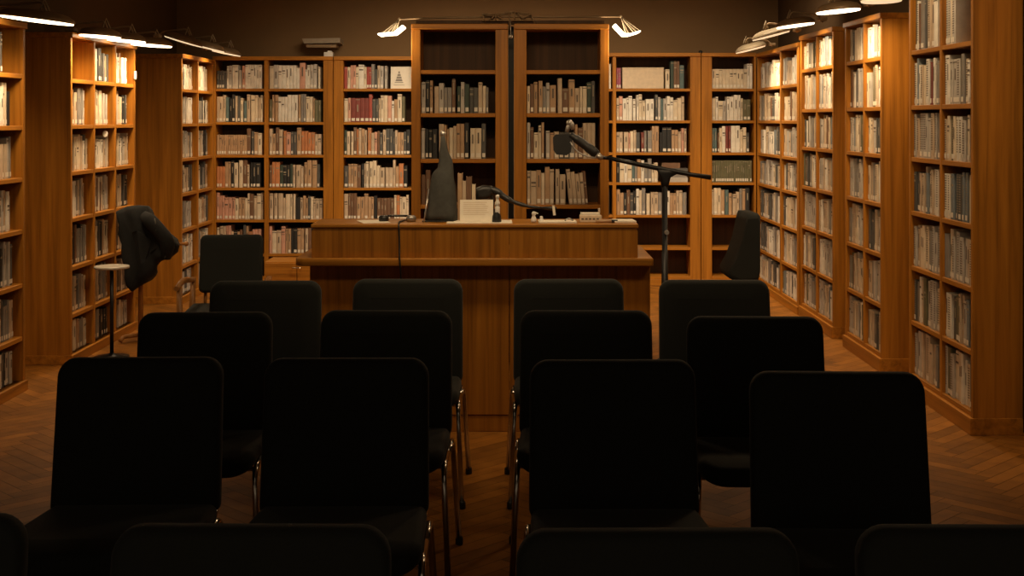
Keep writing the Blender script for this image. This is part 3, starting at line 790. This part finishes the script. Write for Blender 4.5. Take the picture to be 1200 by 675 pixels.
def dish_lamp(label, X, Y, Z, out, lit, power, tilt=.0, pale=False, A=.15, B_=.17):
    """shelf lamp; local +x points out from the case front, dish centre at the origin"""
    t = thing('shelf_lamp', label, 'lamp', (X, Y, Z), 0 if out > 0 else PI, 'lamps over the bookcases')
    A, B_, H = A, B_, .05
    b = NB(); rings = []
    for s, z in ((1., 0), (1.015, .008), (.97, .022), (.82, .040), (.55, .052), (.2, H)):
        rings.append([(A * s * math.cos(2 * PI * k / 28), B_ * s * math.sin(2 * PI * k / 28), z - tilt * A * s * math.cos(2 * PI * k / 28)) for k in range(28)])
    loops(b, rings); sh = obj('shade', b, M['lamp_pale'] if pale else M['lamp_shell'], t)
    b = NB(); loops(b, [[(A * s * math.cos(2 * PI * k / 28), B_ * s * math.sin(2 * PI * k / 28), z - tilt * A * s * math.cos(2 * PI * k / 28)) for k in range(28)] for s, z in ((.97, -.001), (.95, -.009), (.5, -.013))])
    obj('diffuser', b, M['glow'] if lit else M['glow_soft'], t)
    b = NB(); tube(b, smooth_path([(.05, 0, .045), (.03, 0, .10), (-A - .03, 0, .075), (-A - .06, 0, .02)], .06), .007, 8); obj('arm', b, M['lamp_shell'], t)
    b = NB(); tube(b, [(.02, -.012, .05), (.04, 0, .115), (.065, .01, .05)], .004, 6); obj('hanger', b, M['lamp_pale'], t)
    b = NB(); box(b, -A - .085, -A - .03, -.04, .04, .03, .055, .005); obj('clamp', b, M['lamp_shell'], t)
    area('shelf_lamp_light', (X, Y, Z - .03), power, .26, (0, .35 * out, 0), spread=2.3)
    return t
LP = 8.5
for lab, X, Y, Z, lit, p, tl, A_ in (
    ('large lit shelf lamp over the near left bookcase', -2.62, 7.0, 2.115, True, LP * .75, .12, .20),
    ('lit shelf lamp over the near bay of the second left bookcase', -2.705, 8.32, 2.112, True, LP * .8, .06, .13),
    ('lit shelf lamp over the middle bay of the second left bookcase', -2.705, 8.88, 2.118, True, LP * .8, .06, .13),
    ('lit shelf lamp over the far bay of the second left bookcase', -2.685, 9.42, 2.118, True, LP * .8, .06, .15),
    ('dim shelf lamp left of the far left bookcase, above the jacket', -2.68, 10.3, 2.20, False, LP * .03, .3, .15),
    ('dim shelf lamp over the near bay of the far left bookcase', -2.66, 11.05, 2.19, False, LP * .3, .25, .14),
    ('dim shelf lamp over the far bay of the far left bookcase', -2.64, 11.65, 2.175, False, LP * .4, .2, .13)):
    dish_lamp(lab, X, Y, Z, 1, lit, p, tl, False, A_)
for lab, X, Y, Z, lit, p, tl, pale, A_ in (
    ('shelf lamp at the top edge between first and second right bookcases', 2.19, 7.68, 2.285, False, LP * .5, .0, True, .12),
    ('lit shelf lamp over the second right bookcase', 2.05, 8.15, 2.262, True, LP * .85, .08, False, .14),
    ('lit shelf lamp over the third right bookcase', 2.05, 9.40, 2.262, True, LP * .85, .12, False, .14),
    ('dim shelf lamp between third and farthest right bookcases', 2.03, 10.2, 2.24, False, LP * .6, .25, True, .15),
    ('dim shelf lamp over the farthest right bookcase', 2.05, 11.2, 2.185, False, LP * .8, .25, True, .13)):
    dish_lamp(lab, X, Y, Z, -1, lit, p, tl, pale, A_)

# folded glowing lamps on a rod over the tall bookcases
rail = thing('lamp_rail', 'thin lamp rod with lattice bracket along the tall bookcase tops', 'rail', (wx(597, YT), YT + .06, 2.176))
X_ = lambda p: wx(p, YT) - rail.location.x
Z_ = lambda p: wz(p, YT) - rail.location.z
b = NB(); tube(b, [(X_(466), 0, Z_(21.5)), (X_(530), 0, Z_(19.5)), (X_(597), 0, Z_(19)), (X_(660), 0, Z_(19)), (X_(729), 0, Z_(18.5))], .006, 8); obj('rod', b, M['lamp_shell'], rail)
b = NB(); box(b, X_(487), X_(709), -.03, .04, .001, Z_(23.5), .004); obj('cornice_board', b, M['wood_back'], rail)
b = NB()
P = [(565, 16), (581, 17), (597, 14), (602, 13.5), (605, 14), (622, 16)]
for (a, c), (d, e) in zip(P, P[1:]): tube(b, [(X_(a), -.05, Z_(c)), (X_(d), -.05, Z_(e))], .005, 6); tube(b, [(X_(a), .05, Z_(c)), (X_(d), .05, Z_(e))], .005, 6)
for a, c, d, e in ((565, 16, 569, 26), (581, 17, 573, 24), (597, 14, 597, 34), (603, 14, 603, 24), (605, 14, 615, 24), (622, 16, 627, 28), (622, 16, 610, 23), (581, 17, 590, 24), (565, 24, 625, 24), (581, 17, 581, 24)):
    for yy in (-.05, .05): tube(b, [(X_(a), yy, Z_(c)), (X_(d), yy, Z_(e))], .0045, 6)
for a, c in P: tube(b, [(X_(a), -.05, Z_(c)), (X_(a), .05, Z_(c))], .004, 6)
obj('lattice_bracket', b, M['lamp_shell'], rail)
b = NB(); bmesh.ops.create_uvsphere(b, u_segments=14, v_segments=10, radius=.014, matrix=Matrix.Translation((X_(598.5), -.075, Z_(43))))
for f in b.faces: f.smooth = True
tube(b, [(X_(598.5), -.055, Z_(24)), (X_(598.5), -.072, Z_(41))], .003, 6)
obj('pilot_bulb', b, M['silver'], rail)

def wing_lamp(label, ex, ey, pts, rods, out):
    t = thing('folded_lamp', label, 'lamp', (wx(ex, YT), YT + .06, wz(ey, YT)), 0, 'glowing folded lamps beside the tall bookcases')
    X_ = lambda p: wx(p, YT) - t.location.x
    Z_ = lambda p: wz(p, YT) - t.location.z
    b = NB(); n = len(pts)
    for i in range(n - 1):
        pass
    rows_ = []
    for y, s in ((-.13, .93), (-.11, 1.), (.11, 1.), (.13, .93)):
        cx_ = sum(X_(p[0]) for p in pts) / n; cz_ = sum(Z_(p[1]) for p in pts) / n
        up = [(cx_ + (X_(a) - cx_) * s, y, cz_ + (Z_(c) - cz_) * s) for a, c in pts]
        lo = [(x + .0, y, z - .006) for x, y, z in up]
        rows_.append(up + lo[::-1])
    loops(b, rows_, 0, False); obj('shade', b, M['glow'], t)
    b = NB()
    for a, c in rods:
        for yy in (-.08, .08): tube(b, [(0, 0, 0), (X_(a), yy, Z_(c))], .0035, 6)
    bmesh.ops.create_uvsphere(b, u_segments=10, v_segments=8, radius=.010)
    obj('suspension_rods', b, M['lamp_pale'], t)
    L = bpy.data.lights.new('folded_lamp_light', 'POINT'); L.energy = 7; L.color = WARM; L.shadow_soft_size = .08
    o = bpy.data.objects.new('folded_lamp_light', L); C.objects.link(o); o.location = (wx(pts[2][0], YT), YT - .0, wz(pts[2][1], YT) - .08)
wing_lamp('glowing folded lamp hanging left of the tall bookcases', 467, 21.5, [(443.5, 40), (452, 39), (462, 38.5), (464.5, 37), (473, 30)], [(447, 40), (454, 39.2), (461, 39)], -1)
wing_lamp('glowing folded lamp hanging right of the tall bookcases', 728.5, 18.5, [(720, 28.5), (728, 37), (731, 40), (738, 40), (750, 36.5)], [(750, 36.5), (746, 38), (736, 39)], 1)

# beige wall fixture and the small white box below it
b = NB()
wf = thing('wall_fixture', 'flat beige wall light fixture above the left back bookcase', 'fixture', (wx(380, 12.4), 12.43, wz(50, 12.4)))
b = NB(); loops(b, [[(-.18, 0, .03), (.18, 0, .03), (.18, 0, -.02), (-.155, 0, -.03)], [(-.185, -.22, .028), (.18, -.22, .034), (.18, -.22, -.012), (-.165, -.22, -.02)]], 0, False); obj('housing', b, M['beige'], wf)
b = NB(); box(b, -.15, .14, -.19, 0, -.058, -.026, .004); obj('lower_tray', b, M['lamp_shell'], wf)
ww = thing('junction_box', 'small white box on top of the left back bookcase', 'box', (wx(385, 12.2), 12.22, 2.1665))
b = NB(); box(b, -.042, .042, -.04, .04, 0, .045, .004); box(b, -.01, .03, -.03, .03, .045, .058, .003); obj('case', b, M['white_plastic'], ww)
b = NB(); tube(b, [(-.015, -.04, .025), (-.015, -.046, .025)], .008, 10); obj('button', b, M['white_plastic'], ww)
b = NB(); lathe(b, [(.020, -.003), (.024, -.002), (.024, .002), (.020, .003)], 20)
yt_ = ly(126.5)
tag(obj('round_tag', b, M['paper'], None, (LX - .02, yt_, wz(157, yt_)), (0, HALF, -.5)), 'small round white tag in the middle bay of the second left bookcase', 'tag')
b = NB(); box(b, 0, .012, -.018, .018, -.03, .03, .003)
tag(obj('switch_plate', b, M['white_plastic'], None, (LX, 9.556, wz(88, 9.55))), 'small white switch plate on the far edge of the second left bookcase', 'switch')
# wall fixture's small end cap mark on right bookcase top
b = NB(); lathe(b, [(.016, 0), (.02, .004), (.018, .02), (.008, .028)], 14)
tag(obj('knob', b, M['black_plastic'], None, (wx(821, 12.2), 12.2, 2.2008)), 'small dark knob on top of the right back bookcase', 'knob')

# ------------------------------------------------------------------ special shelf things
z1 = BLEV[6] + .0008
b = NB()
xp0, xp1 = wx(457.5, 12.13), wx(482, 12.13)
fb = thing('picture_book', 'white book facing outward with a grey ship drawing, behind the desk', 'book', ((xp0 + xp1) / 2, 12.15, z1))
w = (xp1 - xp0) / 2; hh = wz(78, 12.14) - z1
b = NB(); loops(b, [[(-w, y, 0), (w, y, 0), (w, y + .03, hh), (-w, y + .03, hh)] for y in (0, .012)], 0, False); cv = obj('cover', b, M['paper'], fb)
b = NB()
def q(pts):
    b.faces.new([b.verts.new((x, .03 * z / hh - .0012, z)) for x, z in pts])
cx = w * .0 - .02
for i, (hw_, z0, z2) in enumerate(((.045, .055, .062), (.034, .07, .09), (.026, .095, .115), (.017, .12, .14), (.008, .145, .165))):
    q([(cx - hw_, z0), (cx + hw_, z0), (cx + hw_ * .8, z2), (cx - hw_ * .8, z2)])
q([(cx - .05, .032), (cx + .05, .032), (cx + .05, .036), (cx - .05, .036)])
obj('drawing', b, M['ink'], cv)
# long cream archive box on the right back bookcase
z1 = RBLEV[6] + .0008
xp0, xp1 = wx(684, 12.13) , wx(772, 12.13)
xp0 = wx(729.5, 12.13) + .0; xp1 = wx(778, 12.13)
ab = thing('archive_box', 'long cream box lying on the top shelf right of the desk', 'box', ((xp0 + xp1) / 2, 12.14, z1))
w = (xp1 - xp0) / 2
b = NB(); box(b, -w, w, 0, .16, 0, .185, .004); obj('box_body', b, M['cream_card'], ab)
b = NB(); box(b, -w - .001, w + .001, -.002, .162, .1855, .200, .003); obj('lid', b, M['cream_card'], ab)
BOOKS = [k for k in BOOKS if not (k['where'] == ('right back bookcase, right bay', 1) and (k['mat'] @ Vector((k['x'] + k['w'], 0, 0))).x > xp0 - .006 and (k['mat'] @ Vector((k['x'], 0, 0))).x < xp1 + .006)]
rw = [k for k in BOOKS if k['where'] == ('right back bookcase, right bay', 1)]
for i, k in enumerate(rw): k['idx'] = i; k['n'] = len(rw)
# flat-lying books on row 4 of the right back bookcase
zz = RBLEV[3] + .0006
xr0, xr1 = wx(775, 12.14), wx(806, 12.14)
for i, (col, th, a, c, lab) in enumerate((('pale grey', .045, 777, 806, 'pale grey book at the bottom of the flat stack, right back bookcase'),
                                     ('grey', .040, 777, 805, 'grey book lying second in the flat stack, right back bookcase'),
                                     ('dark grey', .045, 778, 806, 'dark grey book lying third in the flat stack, right back bookcase'),
                                     ('brown', .05, 776, 797, 'brown book on top of the flat stack, right back bookcase'))):
    x0, x1 = wx(a, 12.14), wx(c, 12.14)
    t = thing('book', lab, 'book', ((x0 + x1) / 2, 12.14, zz), 0, 'flat stack of books in the right back bookcase')
    w = (x1 - x0) / 2
    b = NB(); box(b, -w, w, 0, .15, 0, .003); box(b, -w, w, 0, .15, th - .003, th); box(b, -w, w, -.002, .001, 0, th, .001); obj('cover', b, BM[col], t)
    b = NB(); box(b, -w + .004, w - .004, .001, .146, .003, th - .003); obj('page_block', b, M['pages'], t)
    zz += th + .0006

# ------------------------------------------------------------------ lights for the room
area('fill_light_front', (-.2, 4.35, 2.95), 4, 1.6, (.76, 0, 0), WARM, .4, 1.5)  # unseen fill light, added to brighten the desk front
area('ceiling_light_desk', (-.2, 5.68, 2.95), 20, 1.6, (.72, 0, 0), WARM, .4, 2.0)
area('fill_light_back', (-.6, 10.3, 2.97), 52, 2.0, (.50, 0, 0), (1, .79, .52), .3, 2.1)  # unseen fill light, added for the top rows of the back bookcases
area('fill_light_back', (1.2, 10.2, 2.97), 36, 2.0, (.50, 0, 0), (1, .79, .52), .3, 2.1)  # second unseen fill light, added for the back bookcases on the right
area('fill_light_right', (1.75, 6.7, 2.93), 15, .5, (0, -.35, 0), WARM)  # unseen fill light, added for the near right bookcase
area('fill_light_right', (1.9, 4.6, 2.93), 5.5, .5, (.85, 0, -.12), WARM, None, 1.4)  # unseen fill light, added to brighten the near right end panel
wd = bpy.data.worlds.new('world'); SC.world = wd; wd.use_nodes = True
bg = wd.node_tree.nodes['Background']; bg.inputs['Color'].default_value = (1., .76, .5, 1); bg.inputs['Strength'].default_value = .145

# ------------------------------------------------------------------ camera
cam = bpy.data.cameras.new('camera'); co = bpy.data.objects.new('camera', cam); C.objects.link(co)
co.location = (0, 0, EYE); co.rotation_euler = (HALF, 0, 0)
cam.sensor_width = 36; cam.lens = 36 * F / 1200
cam.shift_x = (600 - VX) / 1200; cam.shift_y = -(337.5 - VY) / 1200
cam.clip_start = .05; cam.clip_end = 60
SC.camera = co
SC.view_settings.view_transform = 'Standard'
SC.view_settings.look = 'None'
SC.view_settings.exposure = 0.

# ------------------------------------------------------------------ books
ORD = ['first', 'second', 'third', 'fourth', 'fifth', 'sixth', 'seventh', 'eighth', 'ninth', 'tenth', 'eleventh', 'twelfth', 'thirteenth', 'fourteenth', 'fifteenth',
       'sixteenth', 'seventeenth', 'eighteenth', 'nineteenth', 'twentieth', 'twenty-first', 'twenty-second', 'twenty-third', 'twenty-fourth', 'twenty-fifth', 'twenty-sixth',
       'twenty-seventh', 'twenty-eighth', 'twenty-ninth', 'thirtieth', 'thirty-first', 'thirty-second', 'thirty-third']
bpy.context.view_layer.update()
dg = bpy.context.evaluated_depsgraph_get()
eye = Vector((0, 0, EYE))
def bmat(k):
    return k['mat'] @ Matrix.Translation((k['x'] + (k['w'] if k['lean'] > 0 else 0), k['y'], k['z'])) @ Matrix.Rotation(k['lean'], 4, 'Y')
def project(p): return (VX + F * p.x / p.y, VY + F * (EYE - p.z) / p.y)
for k in BOOKS:
    B = bmat(k); w, h = k['w'], k['h']
    qs = [project(B @ Vector((a, 0, c))) for a, c in ((0, 0), (w, 0), (w, h), (0, h))]
    ar = abs(sum(qs[i][0] * qs[(i + 1) % 4][1] - qs[(i + 1) % 4][0] * qs[i][1] for i in range(4))) / 2
    vis = 0
    for a in (.3, .7):
        for c in (.15, .5, .85):
            p = B @ Vector((w * a, -.002, h * c)); u, v = project(p)
            if not (0 <= u <= 1200 and 0 <= v <= 675): continue
            d = p - eye
            hit = SC.ray_cast(dg, eye, d.normalized(), distance=d.length - .004)
            if not hit[0]: vis += 1
    k['area'] = ar * vis / 6
    k['vis'] = vis
order = sorted(range(len(BOOKS)), key=lambda i: -BOOKS[i]['area'])
chosen = set(order[:290])

def cover_faces(k, add):
    """add(list of 4+ points, slot); slots: 0 cover, 1 lettering"""
    w, d, h = k['w'], k['d'], k['h']; bt = .0022
    n = 4 if k['n'] else 2
    out = [(w * (.5 - .5 * math.cos(PI * i / n)), -.0035 * math.sin(PI * i / n)) for i in range(n + 1)]     # rounded spine, left to right
    o = out + [(w, d), (w - bt, d)] + [(w - bt, .003), (bt, .003)] + [(bt, d), (0, d)]
    m = len(o)
    for i in range(m):
        (a, c), (e, f) = o[i], o[(i + 1) % m]
        add([(a, c, 0), (e, f, 0), (e, f, h), (a, c, h)], 0)
    # top and bottom rims: spine piece and the two boards
    for z in (0, h):
        add([(x, y, z) for x, y in out] + [(w - bt, .003, z), (bt, .003, z)], 0)
        add([(w, out[-1][1], z), (w, d, z), (w - bt, d, z), (w - bt, .003, z)], 0)
        add([(0, out[0][1], z), (0, d, z), (bt, d, z), (bt, .003, z)], 0)
    # lettering and bands on the spine
    rs = random.Random(int(k['tt'] * 1e6))
    def band(z0, z1, x0=.2, x1=.8):
        add([(w * x0, -.0042, z0), (w * x1, -.0042, z0), (w * x1, -.0042, z1), (w * x0, -.0042, z1)], 1)
    if k['ribs']:
        z = h * .2
        while z < h * .95: band(z, z + .0045, .22, .78); z += .0125
    else:
        q = rs.random()
        if q < .45:
            z = h * rs.uniform(.42, .55); band(z, z + h * rs.uniform(.2, .36), .36, .64)
        elif q < .65:
            z = h * rs.uniform(.6, .8); band(z, z + .012, .1, .9)
            if rs.random() < .5: band(z - .02, z - .014, .1, .9)
        if rs.random() < .3: band(h * .92, h * .945, .04, .96)
def page_box(k):
    w, d, h = k['w'], k['d'], k['h']
    return (.0022, w - .0022, .003, d - .004, .003, h - .004)
def label_quad(k):
    w = k['w']; return [(w * .14, -.0046, .010), (w * .86, -.0046, .010), (w * .86, -.0046, .036), (w * .14, -.0046, .036)]
DARKC = {'dark grey', 'black', 'brown', 'dark red', 'olive', 'dark green', 'teal', 'red', 'blue grey', 'magenta', 'grey', 'orange'}
names = list(BOOKC)

used = set()
for i in sorted(chosen):
    k = BOOKS[i]
    me_b = NB(); cache = {}
    def add(pts, s, bm_=me_b, cache=cache):
        vs = []
        for p in pts:
            key = (s,) + tuple(round(c, 6) for c in p)
            if key not in cache: cache[key] = bm_.verts.new(p)
            v = cache[key]
            if v not in vs: vs.append(v)
        if len(vs) < 3: return
        try: f = bm_.faces.new(vs)
        except ValueError: return
        f.material_index = s
    cover_faces(k, add)
    B = bmat(k)
    ink = M['pale_ink'] if k['col'] in DARKC else M['dark_ink']
    size = 'thick ' if k['w'] > .042 else ('thin ' if k['w'] < .021 else '')
    bay, rown = k['where']
    pos = '%s from the left' % ORD[min(k['idx'], 32)] if k['n'] > 1 else 'only one'
    lab = '%s%s book, %s, %s shelf down, %s' % (size, k['col'], pos, ORD[rown - 1], bay)
    if len(lab.split()) > 16: lab = lab.replace('from the left', 'from left').replace(size, '', 1) if size else lab.replace('from the left', 'from left')
    if len(lab.split()) > 16: lab = lab.replace(' shelf down', ' shelf')
    assert lab not in used, lab
    used.add(lab)
    o = obj('book', me_b, [BM[k['col']], ink])
    o.matrix_world = B
    tag(o, lab, 'book', 'books on the shelves')
    b = NB(); box(b, *page_box(k)); obj('page_block', b, M['pages'], o)
    if k['lab']:
        b = NB(); b.faces.new([b.verts.new(p) for p in label_quad(k)]); obj('spine_label', b, M['label'], o, label='white call number sticker')

# every other book: one object
V = []; Fc = []; Mi = []
mats_ = [BM[n] for n in names] + [M['pages'], M['label'], M['pale_ink'], M['dark_ink']]
NP = len(names)
for i, k in enumerate(BOOKS):
    if i in chosen: continue
    B = bmat(k); ci = names.index(k['col']); ii = NP + (2 if k['col'] in DARKC else 3)
    def add(pts, s):
        j = len(V); V.extend([tuple(B @ Vector(p)) for p in pts]); Fc.append(tuple(range(j, j + len(pts)))); Mi.append(ci if s == 0 else ii)
    cover_faces(k, add)
    x0, x1, y0, y1, z0, z1 = page_box(k)
    for q_ in ([(x0, y0, z1), (x1, y0, z1), (x1, y1, z1), (x0, y1, z1)], [(x0, y1, z0), (x1, y1, z0), (x1, y1, z1), (x0, y1, z1)]):
        j = len(V); V.extend([tuple(B @ Vector(p)) for p in q_]); Fc.append((j, j + 1, j + 2, j + 3)); Mi.append(NP)
    if k['lab']:
        j = len(V); V.extend([tuple(B @ Vector(p)) for p in label_quad(k)]); Fc.append((j, j + 1, j + 2, j + 3)); Mi.append(NP + 1)
me = bpy.data.meshes.new('shelved_books'); me.from_pydata(V, [], Fc)
for m in mats_: me.materials.append(m)
me.polygons.foreach_set('material_index', Mi)
o = bpy.data.objects.new('shelved_books', me); C.objects.link(o)
tag(o, 'rows of smaller looking books filling the farther shelves', 'books'); o['kind'] = 'stuff'
print('books', len(BOOKS), 'visible', sum(1 for k in BOOKS if k['vis']), 'individual', len(chosen))
